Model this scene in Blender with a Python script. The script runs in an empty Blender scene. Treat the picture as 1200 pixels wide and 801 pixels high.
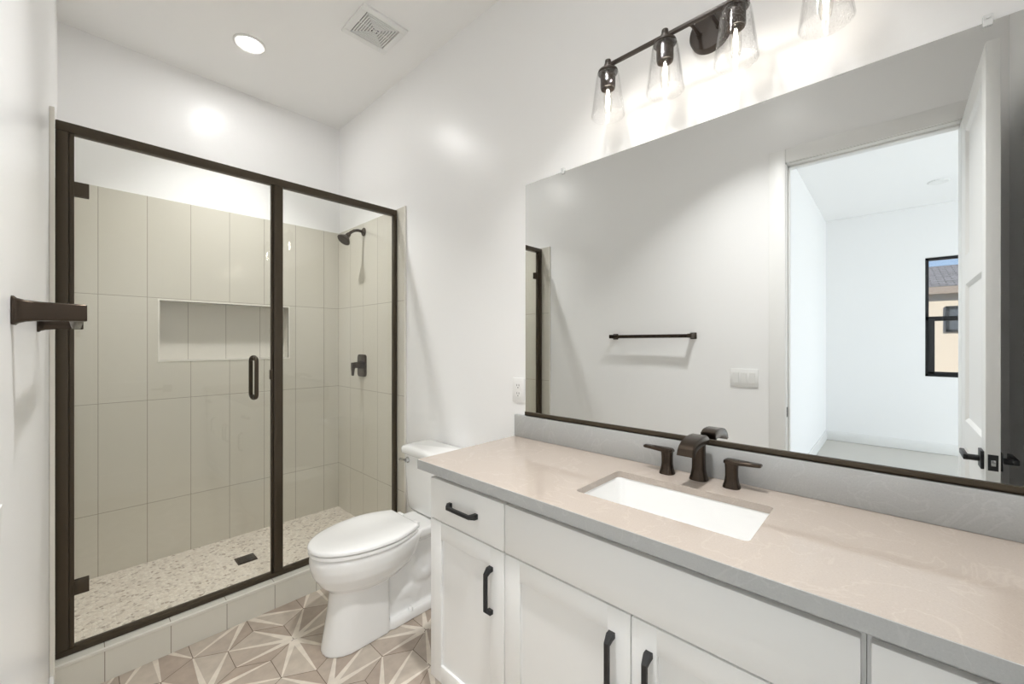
import bpy, bmesh, math, random
from mathutils import Vector, Matrix

# ------------------------------------------------------------------ camera, world, sun, exposure
sc = bpy.context.scene
C = sc.collection
PI = math.pi
CAM_H = 1.352
cam_d = bpy.data.cameras.new('camera')
cam_d.sensor_width = 36.0
cam_d.lens = 477.24 / 1200.0 * 36.0
cam_d.shift_y = 0.0012
cam_d.clip_start = 0.02
cam = bpy.data.objects.new('camera', cam_d)
cam.location = (0, 0, CAM_H)
cam.rotation_euler = (math.radians(90), 0, math.radians(-46.892))
C.objects.link(cam)
sc.camera = cam

sc.view_settings.view_transform = 'Standard'
sc.view_settings.look = 'None'
sc.view_settings.gamma = 1.0
sc.view_settings.use_curve_mapping = False
sc.view_settings.exposure = 0.30
sc.cycles.max_bounces = 14
sc.cycles.diffuse_bounces = 12
sc.cycles.glossy_bounces = 7
sc.cycles.transparent_max_bounces = 24
sc.cycles.sample_clamp_indirect = 8.0
sc.cycles.caustics_reflective = True

world = bpy.data.worlds.new('sky')
sc.world = world
world.use_nodes = True
wn = world.node_tree
wn.nodes.clear()
wo = wn.nodes.new('ShaderNodeOutputWorld')
wb = wn.nodes.new('ShaderNodeBackground')
wg = wn.nodes.new('ShaderNodeTexCoord')
wx = wn.nodes.new('ShaderNodeSeparateXYZ')
wr = wn.nodes.new('ShaderNodeValToRGB')
wr.color_ramp.elements[0].position = 0.0
wr.color_ramp.elements[0].color = (0.55, 0.72, 0.95, 1)
wr.color_ramp.elements[1].position = 0.6
wr.color_ramp.elements[1].color = (0.16, 0.36, 0.80, 1)
wn.links.new(wg.outputs['Generated'], wx.inputs[0])
wn.links.new(wx.outputs['Z'], wr.inputs[0])
wn.links.new(wr.outputs[0], wb.inputs[0])
wb.inputs[1].default_value = 1.0
wn.links.new(wb.outputs[0], wo.inputs[0])

sun_d = bpy.data.lights.new('sun', 'SUN')
sun_d.energy = 6.5
sun_d.angle = 0.01
sun_d.color = (1.0, 0.95, 0.87)
sun = bpy.data.objects.new('sun', sun_d)
sun.rotation_euler = Vector((-0.62, 0.60, -0.50)).to_track_quat('-Z', 'Y').to_euler()
sun.location = (3, -9, 9)
C.objects.link(sun)

BULB_E = 35.0       # filament bulbs of the vanity light
LENS_A, LENS_FILL = 130.0, 40.0     # glow of the lens of the shower can and the added fill can
SPOT_A, SPOT_FILL = 7.8, 12.8       # watts each sends downwards
DAY_E = 90.0        # daylight lamp at the bedroom's added, unseen patio door

def area(name, loc, direction, sx, sy, energy, col):
    d = bpy.data.lights.new(name, 'AREA')
    d.shape = 'RECTANGLE'; d.size = sx; d.size_y = sy
    d.energy = energy; d.color = col
    o = bpy.data.objects.new(name, d)
    o.location = loc
    o.rotation_euler = Vector(direction).to_track_quat('-Z', 'Y').to_euler()
    C.objects.link(o)
    return o
area('daylight_added_door', (-2.45, -3.38, 1.25), (0, 1, 0), 2.1, 2.1, DAY_E, (0.89, 0.95, 1.0))

# ------------------------------------------------------------------ materials
def mat(name, col=(0.8, 0.8, 0.8), rough=0.5, metal=0.0, spec=0.5, coat=0.0, emit=None, es=0.0):
    m = bpy.data.materials.new(name)
    m.use_nodes = True
    b = m.node_tree.nodes['Principled BSDF']
    b.inputs['Base Color'].default_value = (*col, 1)
    b.inputs['Roughness'].default_value = rough
    b.inputs['Metallic'].default_value = metal
    b.inputs['Specular IOR Level'].default_value = spec
    b.inputs['Coat Weight'].default_value = coat
    b.inputs['Coat Roughness'].default_value = 0.05
    if emit:
        b.inputs['Emission Color'].default_value = (*emit, 1)
        b.inputs['Emission Strength'].default_value = es
    return m

def nd(m, t, **kw):
    n = m.node_tree.nodes.new(t)
    for k, v in kw.items():
        setattr(n, k, v)
    return n

def bsdf(m):
    return m.node_tree.nodes['Principled BSDF']

def bump(m, src, strength, dist=0.002):
    b = nd(m, 'ShaderNodeBump')
    b.inputs['Strength'].default_value = strength
    b.inputs['Distance'].default_value = dist
    m.node_tree.links.new(src, b.inputs['Height'])
    m.node_tree.links.new(b.outputs[0], bsdf(m).inputs['Normal'])
    return b

def objco(m):
    return nd(m, 'ShaderNodeTexCoord').outputs['Object']

def noise(m, vec, scale, detail=2.0):
    n = nd(m, 'ShaderNodeTexNoise')
    n.inputs['Scale'].default_value = scale
    n.inputs['Detail'].default_value = detail
    m.node_tree.links.new(vec, n.inputs['Vector'])
    return n

def ramp(m, src, stops):
    r = nd(m, 'ShaderNodeValToRGB')
    els = r.color_ramp.elements
    while len(els) < len(stops):
        els.new(0.5)
    for e, (p, c) in zip(els, stops):
        e.position = p
        e.color = (*c, 1)
    m.node_tree.links.new(src, r.inputs[0])
    return r

def paint(name, col, rough, spec=0.5):
    m = mat(name, col, rough, spec=spec)
    n = noise(m, objco(m), 55, 3)
    bump(m, n.outputs[0], 0.10, 0.002)
    return m

M = {}
M['wall'] = paint('wall_paint', (0.88, 0.88, 0.88), 0.325, 0.5)
M['ceil'] = paint('ceiling_paint', (0.89, 0.888, 0.884), 0.6, 0.3)
M['bedwall'] = paint('bedroom_paint', (0.87, 0.87, 0.87), 0.55, 0.3)
M['trim'] = mat('trim_paint', (0.82, 0.82, 0.81), 0.40)
M['cab'] = mat('cabinet_lacquer', (0.83, 0.83, 0.82), 0.30)
M['cabin'] = mat('cabinet_frame', (0.74, 0.74, 0.73), 0.4)
M['bronze'] = mat('bronze_frame', (0.068, 0.053, 0.036), 0.38, 0.55, 0.5)
M['orb'] = mat('oil_rubbed_bronze', (0.060, 0.045, 0.034), 0.26, 0.85, 0.5)
M['fixture'] = mat('fixture_bronze', (0.040, 0.029, 0.022), 0.42, 0.25, 0.5)
M['black'] = mat('matte_black', (0.022, 0.022, 0.023), 0.45, 0.3, 0.5)
M['chrome'] = mat('chrome', (0.55, 0.55, 0.55), 0.10, 1.0)
M['china'] = mat('vitreous_china', (0.84, 0.84, 0.83), 0.07, spec=0.6, coat=0.3)
M['seat'] = mat('toilet_seat_plastic', (0.86, 0.86, 0.85), 0.16)
M['plate'] = mat('white_plastic', (0.80, 0.80, 0.79), 0.3)
M['dark'] = mat('dark_gap', (0.03, 0.03, 0.03), 0.8)
M['grille'] = mat('vent_shadow_metal', (0.07, 0.065, 0.06), 0.7)
M['tiletrim'] = mat('tile_edge_trim', (0.74, 0.72, 0.66), 0.3)
M['clip'] = mat('clear_clip', (0.75, 0.76, 0.76), 0.15, spec=0.7)
M['canlens_a'] = mat('can_lens_shower', (1, 1, 1), 0.5, emit=(1.0, 0.99, 0.975), es=LENS_A)
M['canlens_fill'] = mat('can_lens_fill', (1, 1, 1), 0.5, emit=(1.0, 0.99, 0.975), es=LENS_FILL)
M['bulb'] = mat('bulb_glow', (1, 1, 1), 0.5, emit=(1.0, 0.92, 0.82), es=BULB_E)
M['stucco'] = paint('stucco', (0.62, 0.53, 0.42), 0.9, 0.1)
M['ground'] = paint('gravel', (0.45, 0.38, 0.30), 0.95, 0.1)

# mirror
m = mat('mirror_silver', (0.80, 0.81, 0.805), 0.0, 1.0)
M['mirror'] = m

# architectural glass: transparent + fresnel reflection
def glass(name, tint, rough=0.0, seed=0.0, ior=1.5):
    m = bpy.data.materials.new(name)
    m.use_nodes = True
    nt = m.node_tree
    nt.nodes.clear()
    out = nt.nodes.new('ShaderNodeOutputMaterial')
    mx = nt.nodes.new('ShaderNodeMixShader')
    tr = nt.nodes.new('ShaderNodeBsdfTransparent'); tr.inputs[0].default_value = (*tint, 1)
    gl = nt.nodes.new('ShaderNodeBsdfGlossy'); gl.inputs['Roughness'].default_value = rough
    lw = nt.nodes.new('ShaderNodeLayerWeight'); lw.inputs['Blend'].default_value = 0.5
    pw = nt.nodes.new('ShaderNodeMath'); pw.operation = 'POWER'; pw.inputs[1].default_value = 4.5
    fr = nt.nodes.new('ShaderNodeMath'); fr.operation = 'MULTIPLY_ADD'
    f0 = ((ior - 1) / (ior + 1)) ** 2
    fr.inputs[1].default_value = 1 - f0; fr.inputs[2].default_value = f0
    nt.links.new(lw.outputs['Facing'], pw.inputs[0]); nt.links.new(pw.outputs[0], fr.inputs[0])
    if seed:
        tc = nt.nodes.new('ShaderNodeTexCoord')
        vo = nt.nodes.new('ShaderNodeTexVoronoi'); vo.inputs['Scale'].default_value = 190
        nt.links.new(tc.outputs['Object'], vo.inputs['Vector'])
        rp = nt.nodes.new('ShaderNodeValToRGB')
        rp.color_ramp.elements[0].position = 0.12; rp.color_ramp.elements[0].color = (1, 1, 1, 1)
        rp.color_ramp.elements[1].position = 0.34; rp.color_ramp.elements[1].color = (0, 0, 0, 1)
        nt.links.new(vo.outputs['Distance'], rp.inputs[0])
        bp = nt.nodes.new('ShaderNodeBump'); bp.inputs['Strength'].default_value = seed; bp.inputs['Distance'].default_value = 0.002
        nt.links.new(rp.outputs[0], bp.inputs['Height'])
        nt.links.new(bp.outputs[0], gl.inputs['Normal'])
        nt.links.new(bp.outputs[0], lw.inputs['Normal'])
        ad = nt.nodes.new('ShaderNodeMath'); ad.operation = 'MULTIPLY_ADD'; ad.inputs[1].default_value = 0.14
        nt.links.new(rp.outputs[0], ad.inputs[0])
    if seed:
        nt.links.new(fr.outputs[0], ad.inputs[2]); nt.links.new(ad.outputs[0], mx.inputs[0])
    else:
        nt.links.new(fr.outputs[0], mx.inputs[0])
    nt.links.new(tr.outputs[0], mx.inputs[1])
    nt.links.new(gl.outputs[0], mx.inputs[2])
    nt.links.new(mx.outputs[0], out.inputs[0])
    return m
M['glass'] = glass('shower_glass', (0.975, 0.98, 0.97), ior=1.45)
M['pane'] = glass('window_glass', (0.96, 0.97, 0.97))
M['bulbglass'] = glass('bulb_glass', (0.99, 0.98, 0.96), ior=1.4)
M['seeded'] = glass('seeded_glass', (0.99, 0.99, 0.99), 0.02, 0.6, 1.28)

# stacked vertical wall tile with a slightly wavy gloss; ax = horizontal axis index
def tile(name, ax, off, zoff=2.234, tw=0.2045, th=0.6096, col=(0.64, 0.615, 0.545)):
    m = mat(name, col, 0.07, spec=0.5)
    nt = m.node_tree
    tc = nd(m, 'ShaderNodeTexCoord')
    sp = nd(m, 'ShaderNodeSeparateXYZ'); nt.links.new(tc.outputs['Object'], sp.inputs[0])
    a = nd(m, 'ShaderNodeMath', operation='SUBTRACT'); a.inputs[1].default_value = off - 20 * tw
    nt.links.new(sp.outputs[ax], a.inputs[0])
    z = nd(m, 'ShaderNodeMath', operation='SUBTRACT'); z.inputs[1].default_value = zoff - 6 * th
    nt.links.new(sp.outputs[2], z.inputs[0])
    cb = nd(m, 'ShaderNodeCombineXYZ')
    nt.links.new(a.outputs[0], cb.inputs[0]); nt.links.new(z.outputs[0], cb.inputs[1])
    br = nd(m, 'ShaderNodeTexBrick')
    br.offset = 0.0; br.squash = 1.0
    br.inputs['Scale'].default_value = 1.0
    br.inputs['Mortar Size'].default_value = 0.0016
    br.inputs['Mortar Smooth'].default_value = 0.2
    br.inputs['Brick Width'].default_value = tw
    br.inputs['Row Height'].default_value = th
    br.inputs['Color1'].default_value = (*col, 1)
    br.inputs['Color2'].default_value = (col[0] * 0.97, col[1] * 0.97, col[2] * 0.96, 1)
    br.inputs['Mortar'].default_value = (0.33, 0.30, 0.25, 1)
    nt.links.new(cb.outputs[0], br.inputs['Vector'])
    nt.links.new(br.outputs['Color'], bsdf(m).inputs['Base Color'])
    n = noise(m, tc.outputs['Object'], 26, 1.5)
    inv = nd(m, 'ShaderNodeMath', operation='MULTIPLY_ADD')
    inv.inputs[1].default_value = -0.6
    nt.links.new(br.outputs['Fac'], inv.inputs[0]); nt.links.new(n.outputs[0], inv.inputs[2])
    bump(m, inv.outputs[0], 0.28, 0.0016)
    return m
M['tile_far'] = tile('shower_tile_far', 0, 0.0800)
M['tile_side'] = tile('shower_tile_side', 1, 3.2200)
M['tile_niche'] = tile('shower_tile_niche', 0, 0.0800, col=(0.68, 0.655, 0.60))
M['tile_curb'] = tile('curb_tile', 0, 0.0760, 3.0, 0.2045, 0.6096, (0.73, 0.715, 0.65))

# pebble mosaic
m = mat('pebble_mosaic', (0.6, 0.55, 0.5), 0.35)
vo = nd(m, 'ShaderNodeTexVoronoi'); vo.inputs['Scale'].default_value = 62
co = objco(m); m.node_tree.links.new(co, vo.inputs['Vector'])
hs = nd(m, 'ShaderNodeSeparateColor'); m.node_tree.links.new(vo.outputs['Color'], hs.inputs[0])
rc = ramp(m, hs.outputs[0], [(0.0, (0.30, 0.24, 0.19)), (0.12, (0.45, 0.39, 0.33)), (0.3, (0.66, 0.59, 0.51)), (0.6, (0.74, 0.69, 0.61)), (1.0, (0.60, 0.53, 0.45))])
ve = nd(m, 'ShaderNodeTexVoronoi', feature='DISTANCE_TO_EDGE'); ve.inputs['Scale'].default_value = 62
m.node_tree.links.new(co, ve.inputs['Vector'])
re_ = ramp(m, ve.outputs['Distance'], [(0.03, (0, 0, 0)), (0.14, (1, 1, 1))])
mx = nd(m, 'ShaderNodeMix', data_type='RGBA')
m.node_tree.links.new(re_.outputs[0], mx.inputs[0])
mx.inputs[6].default_value = (0.62, 0.57, 0.50, 1)
m.node_tree.links.new(rc.outputs[0], mx.inputs[7])
m.node_tree.links.new(mx.outputs[2], bsdf(m).inputs['Base Color'])
bump(m, re_.outputs[0], 0.5, 0.002)
M['pebble'] = m

# quartz
def quartz(name, col):
    m = mat(name, col, 0.09, spec=0.5)
    co = objco(m)
    n1 = noise(m, co, 260, 2)
    r1 = ramp(m, n1.outputs[0], [(0.30, tuple(c * 0.95 for c in col)), (0.5, col), (0.64, col), (0.76, tuple(min(1, c * 1.13) for c in col))])
    n2 = noise(m, co, 5, 6)
    n2.inputs['Distortion'].default_value = 1.5
    r2 = ramp(m, n2.outputs[0], [(0.485, (0, 0, 0)), (0.5, (0.35, 0.35, 0.35)), (0.515, (0, 0, 0))])
    mx = nd(m, 'ShaderNodeMix', data_type='RGBA')
    m.node_tree.links.new(r2.outputs[0], mx.inputs[0])
    m.node_tree.links.new(r1.outputs[0], mx.inputs[6])
    mx.inputs[7].default_value = (*[min(1, c * 1.22) for c in col], 1)
    m.node_tree.links.new(mx.outputs[2], bsdf(m).inputs['Base Color'])
    return m
M['quartz'] = quartz('quartz_top', (0.445, 0.385, 0.335))
M['quartz_cool_light'] = quartz('quartz_daylight_grey', (0.415, 0.42, 0.415))  # cool daylight on backsplash and front edge, put into a greyer quartz colour

# floor tile colours
def cer(name, col):
    m = mat(name, col, 0.38)
    n = noise(m, objco(m), 22, 4)
    r = ramp(m, n.outputs[0], [(0.3, tuple(c * 0.90 for c in col)), (0.7, tuple(min(1, c * 1.08) for c in col))])
    m.node_tree.links.new(r.outputs[0], bsdf(m).inputs['Base Color'])
    return m
M['hexA'] = cer('hex_taupe', (0.46, 0.39, 0.325))
M['hexB'] = cer('hex_warm_taupe', (0.41, 0.335, 0.275))
M['hexC'] = cer('hex_pale_taupe', (0.51, 0.445, 0.375))
M['ray'] = cer('hex_cream_ray', (0.72, 0.655, 0.57))
M['grout'] = mat('floor_grout', (0.15, 0.115, 0.085), 0.9)

m = mat('bedroom_carpet', (0.60, 0.58, 0.54), 0.95, spec=0.1)
n = noise(m, objco(m), 300, 3); bump(m, n.outputs[0], 0.5, 0.004)
M['carpet'] = m

m = mat('roof_shingle', (0.2, 0.18, 0.16), 0.9)
br = nd(m, 'ShaderNodeTexBrick')
br.inputs['Scale'].default_value = 1.0; br.inputs['Brick Width'].default_value = 0.22; br.inputs['Row Height'].default_value = 0.13
br.inputs['Mortar Size'].default_value = 0.012
br.inputs['Color1'].default_value = (0.20, 0.175, 0.155, 1); br.inputs['Color2'].default_value = (0.29, 0.26, 0.235, 1)
br.inputs['Mortar'].default_value = (0.10, 0.085, 0.075, 1)
sp = nd(m, 'ShaderNodeSeparateXYZ'); cb = nd(m, 'ShaderNodeCombineXYZ')
m.node_tree.links.new(objco(m), sp.inputs[0])
m.node_tree.links.new(sp.outputs[1], cb.inputs[0]); m.node_tree.links.new(sp.outputs[0], cb.inputs[1])
m.node_tree.links.new(cb.outputs[0], br.inputs['Vector'])
m.node_tree.links.new(br.outputs[0], bsdf(m).inputs['Base Color'])
M['shingle'] = m

# ------------------------------------------------------------------ mesh helpers
class MB:
    """collects shapes (world coordinates) for one mesh object"""
    def __init__(s):
        s.v = []; s.f = []; s.mi = []
    def add(s, vs, fs, mi=0):
        o = len(s.v)
        s.v += [tuple(v) for v in vs]
        s.f += [tuple(i + o for i in f) for f in fs]
        s.mi += [mi] * len(fs)
        return s
    def bm(s, b, mi=0):
        b.verts.index_update()
        s.add([v.co.copy() for v in b.verts], [[v.index for v in f.verts] for f in b.faces], mi)
        b.free()
        return s
    def box(s, x0, x1, y0, y1, z0, z1, bev=0.0, seg=2, mi=0):
        b = bmesh.new()
        bmesh.ops.create_cube(b, size=1)
        for v in b.verts:
            v.co = Vector(((x0 + x1) / 2 + v.co.x * (x1 - x0), (y0 + y1) / 2 + v.co.y * (y1 - y0), (z0 + z1) / 2 + v.co.z * (z1 - z0)))
        if bev:
            bmesh.ops.bevel(b, geom=list(b.edges), offset=bev, segments=seg, affect='EDGES', profile=0.5)
        return s.bm(b, mi)
    def loft(s, rings, cap=True, mi=0):
        n = len(rings[0]); vs = [p for r in rings for p in r]; fs = []
        for k in range(len(rings) - 1):
            for i in range(n):
                j = (i + 1) % n
                fs.append((k * n + i, k * n + j, (k + 1) * n + j, (k + 1) * n + i))
        if cap:
            fs.append(tuple(range(n - 1, -1, -1)))
            fs.append(tuple(range((len(rings) - 1) * n, len(rings) * n)))
        return s.add(vs, fs, mi)
    def cyl(s, p0, p1, r0, r1=None, n=24, mi=0):
        return s.tube([p0, p1], [r0, r0 if r1 is None else r1], n, mi)
    def tube(s, pts, r, n=16, mi=0):
        pts = [Vector(p) for p in pts]
        if not isinstance(r, (list, tuple)):
            r = [r] * len(pts)
        t0 = (pts[1] - pts[0]).normalized()
        up = Vector((0, 0, 1)) if abs(t0.z) < 0.9 else Vector((1, 0, 0))
        nrm = t0.cross(up).normalized()
        rings = []
        for k, p in enumerate(pts):
            if k == 0: t = pts[1] - pts[0]
            elif k == len(pts) - 1: t = pts[-1] - pts[-2]
            else: t = (pts[k + 1] - p).normalized() + (p - pts[k - 1]).normalized()
            t.normalize()
            nrm = (nrm - t * nrm.dot(t)).normalized()
            bn = t.cross(nrm)
            rings.append([p + (nrm * math.cos(a) + bn * math.sin(a)) * r[k] for a in [2 * PI * i / n for i in range(n)]])
        return s.loft(rings, True, mi)
    def lathe(s, c, prof, axis='Z', n=32, mi=0, cap=True):
        rings = []
        for r, h in prof:
            ring = []
            for i in range(n):
                a = 2 * PI * i / n
                x, y = r * math.cos(a), r * math.sin(a)
                d = {'Z': (x, y, h), 'X': (h, x, y), 'Y': (y, h, x)}[axis]
                ring.append((c[0] + d[0], c[1] + d[1], c[2] + d[2]))
            rings.append(ring)
        return s.loft(rings, cap, mi)
    def prism(s, poly, axis, a0, a1, mi=0):
        """2-D polygon extruded along an axis; poly in the two other axes (XYZ order)"""
        def p3(p, a):
            return {'X': (a, p[0], p[1]), 'Y': (p[0], a, p[1]), 'Z': (p[0], p[1], a)}[axis]
        return s.loft([[p3(p, a0) for p in poly], [p3(p, a1) for p in poly]], True, mi)

def rrect(cx, cy, w, h, r, n=5):
    pts = []
    for (sx, sy, a0) in ((1, 1, 0), (-1, 1, 90), (-1, -1, 180), (1, -1, 270)):
        for k in range(n + 1):
            a = math.radians(a0 + 90 * k / n)
            pts.append((cx + sx * (w / 2 - r) + r * math.cos(a), cy + sy * (h / 2 - r) + r * math.sin(a)))
    return pts

def world_org(o):
    v = Vector((0, 0, 0))
    while o:
        v += o.location
        o = o.parent
    return v

def obj(name, mb, mats, parent=None, smooth=True, org=None, angle=35):
    me = bpy.data.meshes.new(name)
    base = world_org(parent) if parent else Vector(org or (0, 0, 0))
    me.from_pydata([(v[0] - base.x, v[1] - base.y, v[2] - base.z) for v in mb.v], [], mb.f)
    if not isinstance(mats, (list, tuple)):
        mats = [mats]
    for mm in mats:
        me.materials.append(mm)
    for p, k in zip(me.polygons, mb.mi):
        p.material_index = k
    b = bmesh.new(); b.from_mesh(me)
    bmesh.ops.recalc_face_normals(b, faces=b.faces)
    b.to_mesh(me); b.free()
    if smooth:
        me.shade_smooth()
        me.set_sharp_from_angle(angle=math.radians(angle))
    o = bpy.data.objects.new(name, me)
    C.objects.link(o)
    if parent:
        o.parent = parent
    else:
        o.location = base
    return o

def thing(name, label, cat, loc, group=None):
    o = bpy.data.objects.new(name, None)
    o.empty_display_size = 0.05
    C.objects.link(o)
    o.location = loc
    o['label'] = label; o['category'] = cat
    if group: o['group'] = group
    return o

def tag(o, label, cat, group=None):
    o['label'] = label; o['category'] = cat
    if group: o['group'] = group
    return o

def struct(name, mb, mats, parent=None, smooth=False, label=None):
    o = obj(name, mb, mats, parent, smooth)
    if not parent:
        o['kind'] = 'structure'
    if label: o['label'] = label
    return o

def dup(root, loc, label):
    r = root.copy(); C.objects.link(r); r.location = loc; r['label'] = label
    for ch in list(root.children):
        c = ch.copy(); C.objects.link(c); c.parent = r
        for g in list(ch.children):
            d = g.copy(); C.objects.link(d); d.parent = c
    return r

# ------------------------------------------------------------------ dimensions
XL, XR = -0.070, 1.434        # side walls
YB, YF = -0.390, 3.232        # back and far walls
ZC = 3.056
TF, TR, TLF = 3.220, 1.422, -0.058   # tile faces far, right, left
TY = 2.268                    # where the shower tile starts
TZ = 2.222                    # top of the tile
CY0, CY1, CZ = 2.300, 2.420, 0.133   # curb
SF = 0.057                    # shower floor
WT = 0.12

# ------------------------------------------------------------------ room shell
struct('wall_right', MB().box(XR, XR + WT, YB - WT, YF + WT, 0, ZC + 0.1), M['wall'])
struct('wall_back', MB().box(XL - WT, XR, YB - WT, YB, 0, ZC + 0.1), M['wall'])
# far wall with a hole for the niche
NX0, NX1, NZ0, NZ1, ND = 0.340, 1.054, 1.249, 1.611, 0.088
b = MB()
b.box(XL - WT, NX0 - 0.01, YF, YF + WT, 0, ZC + 0.1)
b.box(NX1 + 0.01, XR, YF, YF + WT, 0, ZC + 0.1)
b.box(NX0 - 0.01, NX1 + 0.01, YF, YF + WT, 0, NZ0 - 0.01)
b.box(NX0 - 0.01, NX1 + 0.01, YF, YF + WT, NZ1 + 0.01, ZC + 0.1)
b.box(NX0 - 0.01, NX1 + 0.01, YF + ND + 0.01, YF + WT, NZ0 - 0.01, NZ1 + 0.01)
struct('wall_far', b, M['wall'])
# left wall with the doorway
DY0, DY1, DZ = -0.240, 0.470, 2.430
JT = 0.018
b = MB()
b.box(XL - WT, XL, YB, DY0 - JT, 0, ZC + 0.1)
b.box(XL - WT, XL, DY1 + JT, YF, 0, ZC + 0.1)
b.box(XL - WT, XL, DY0 - JT, DY1 + JT, DZ + JT, ZC + 0.1)
struct('wall_left', b, M['wall'])
struct('ceiling', MB().box(XL, XR, YB, YF, ZC, ZC + 0.12), M['ceil'])

# floor: hexagon tiles, each with three cream rays fanning from one corner
def hexfloor():
    mb = MB()
    s = 0.1296; w = s * math.sqrt(3)
    cx0, cy0 = 0.565, 2.066
    stars = [(0.565, 2.325), (0.340, 1.934), (0.677, 2.000), (0.677, 1.612), (1.126, 1.612),
             (1.014, 1.417), (0.228, 2.39), (0.34, 1.545), (0.0, 2.0), (0.79, 1.417), (1.126, 2.000), (0.9, 2.39), (1.126, 2.39)]
    rnd = random.Random(5)
    x0, x1, y0, y1 = XL, XR, YB, CY0
    def clip(poly):
        for ax, val, keep in ((0, x0, 1), (0, x1, -1), (1, y0, 1), (1, y1, -1)):
            out = []
            for i in range(len(poly)):
                a, c = poly[i], poly[(i + 1) % len(poly)]
                ia, ic = (a[ax] - val) * keep >= 0, (c[ax] - val) * keep >= 0
                if ia: out.append(a)
                if ia != ic:
                    t = (val - a[ax]) / (c[ax] - a[ax])
                    out.append((a[0] + t * (c[0] - a[0]), a[1] + t * (c[1] - a[1])))
            poly = out
            if len(poly) < 3: return None
        return poly
    def put(poly, z, mi):
        p = clip(poly)
        if p: mb.add([(q[0], q[1], z) for q in p], [tuple(range(len(p)))], mi)
    for r in range(-14, 4):
        for q in range(-5, 7):
            cx = cx0 + (q + 0.5 * (r % 2)) * w
            cy = cy0 + r * 1.5 * s
            V = [(cx + s * math.sin(PI / 3 * k), cy + s * math.cos(PI / 3 * k)) for k in range(6)]
            k0 = None
            for k in range(6):
                for st in stars:
                    if math.hypot(V[k][0] - st[0], V[k][1] - st[1]) < 0.03:
                        k0 = k
            if k0 is None: k0 = rnd.randrange(6)
            g = 1 - 0.0014 / s
            I = [(cx + (v[0] - cx) * g, cy + (v[1] - cy) * g) for v in V]
            I = I[k0:] + I[:k0]
            S = Vector(I[0])
            # four wedges between the rays get slightly different taupes
            order = [0, 1, 2, 0] if (q + r) % 2 else [1, 0, 2, 1]
            put([I[0], I[1], I[2]], 0.0, order[0]); put([I[0], I[2], I[3]], 0.0, order[1])
            put([I[0], I[3], I[4]], 0.0, order[2]); put([I[0], I[4], I[5]], 0.0, order[3])
            for j, t in enumerate((2, 3, 4)):
                T = Vector(I[t]); d = (T - S).normalized(); nn = Vector((-d.y, d.x))
                L = (T - S).length
                a = S + d * 0.012
                wide, thin = 0.0135, 0.0028
                if j == 1: wide = 0.0125
                put([tuple(a - nn * wide), tuple(a + nn * wide), tuple(T - d * 0.003 + nn * thin), tuple(T - d * 0.003 - nn * thin)], 0.00025 + 0.00004 * j, 3)
            e1 = (Vector(I[1]) - S).normalized(); e2 = (Vector(I[5]) - S).normalized()
            d3 = (Vector(I[3]) - S).normalized()
            put([tuple(S), tuple(S + e1 * 0.030), tuple(S + d3 * 0.045), tuple(S + e2 * 0.030)], 0.0004, 3)
    mb.box(XL - 0.005, XR, YB, CY0, -0.12, -0.0008, mi=4)
    mb.box(XL - 0.005, XR, CY0, YF, -0.12, -0.0008, mi=4)
    return mb
struct('floor', hexfloor(), [M['hexA'], M['hexB'], M['hexC'], M['ray'], M['grout']])

# shower tile
b = MB()
YE = YF - 0.0005
b.box(TLF, NX0, TF, YE, SF - 0.02, TZ)
b.box(NX1, TR, TF, YE, SF - 0.02, TZ)
b.box(NX0, NX1, TF, YE, SF - 0.02, NZ0)
b.box(NX0, NX1, TF, YE, NZ1, TZ)
st = struct('wall_far_tile', b, M['tile_far'])
b = MB()
b.box(NX0, NX1, YF + ND - 0.002, YF + ND + 0.008, NZ0, NZ1)
b.box(NX0 - 0.008, NX0, TF + 0.0, YF + ND, NZ0, NZ1)
b.box(NX1, NX1 + 0.008, TF + 0.0, YF + ND, NZ0, NZ1)
b.box(NX0 - 0.008, NX1 + 0.008, TF + 0.0, YF + ND, NZ0 - 0.008, NZ0)
b.box(NX0 - 0.008, NX1 + 0.008, TF + 0.0, YF + ND, NZ1, NZ1 + 0.008)
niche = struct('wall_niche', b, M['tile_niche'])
b = MB()
t = 0.009
b.box(NX0 - t, NX1 + t, TF - 0.002, TF + 0.004, NZ1, NZ1 + t)
b.box(NX0 - t, NX1 + t, TF - 0.002, TF + 0.004, NZ0 - t, NZ0)
b.box(NX0 - t, NX0, TF - 0.002, TF + 0.004, NZ0, NZ1)
b.box(NX1, NX1 + t, TF - 0.002, TF + 0.004, NZ0, NZ1)
struct('trim_1', b, M['tiletrim'])
struct('wall_right_tile', MB().box(TR, XR - 0.0005, TY, TF, SF - 0.02, TZ), M['tile_side'])
struct('wall_left_tile', MB().box(XL + 0.0005, TLF, TY, TF, SF - 0.02, TZ), M['tile_side'])
struct('trim_2', MB().box(TR - 0.002, XR - 0.0005, TY - 0.009, TY, CZ - 0.13, TZ + 0.002, 0.002), M['tiletrim'])
struct('trim_3', MB().box(XL + 0.0005, TLF + 0.002, TY - 0.009, TY, 0.001, TZ + 0.002, 0.002), M['tiletrim'])
struct('floor_shower', MB().box(TLF, TR, CY1, TF, -0.0007, SF), M['pebble'])
b = MB().box(TLF, TR, CY0, CY1, -0.0007, CZ - 0.001)
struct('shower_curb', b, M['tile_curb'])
struct('trim_4', MB().box(TLF, TR, CY0 - 0.003, CY0 + 0.009, CZ - 0.012, CZ + 0.001, 0.002), M['tiletrim'])

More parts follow.
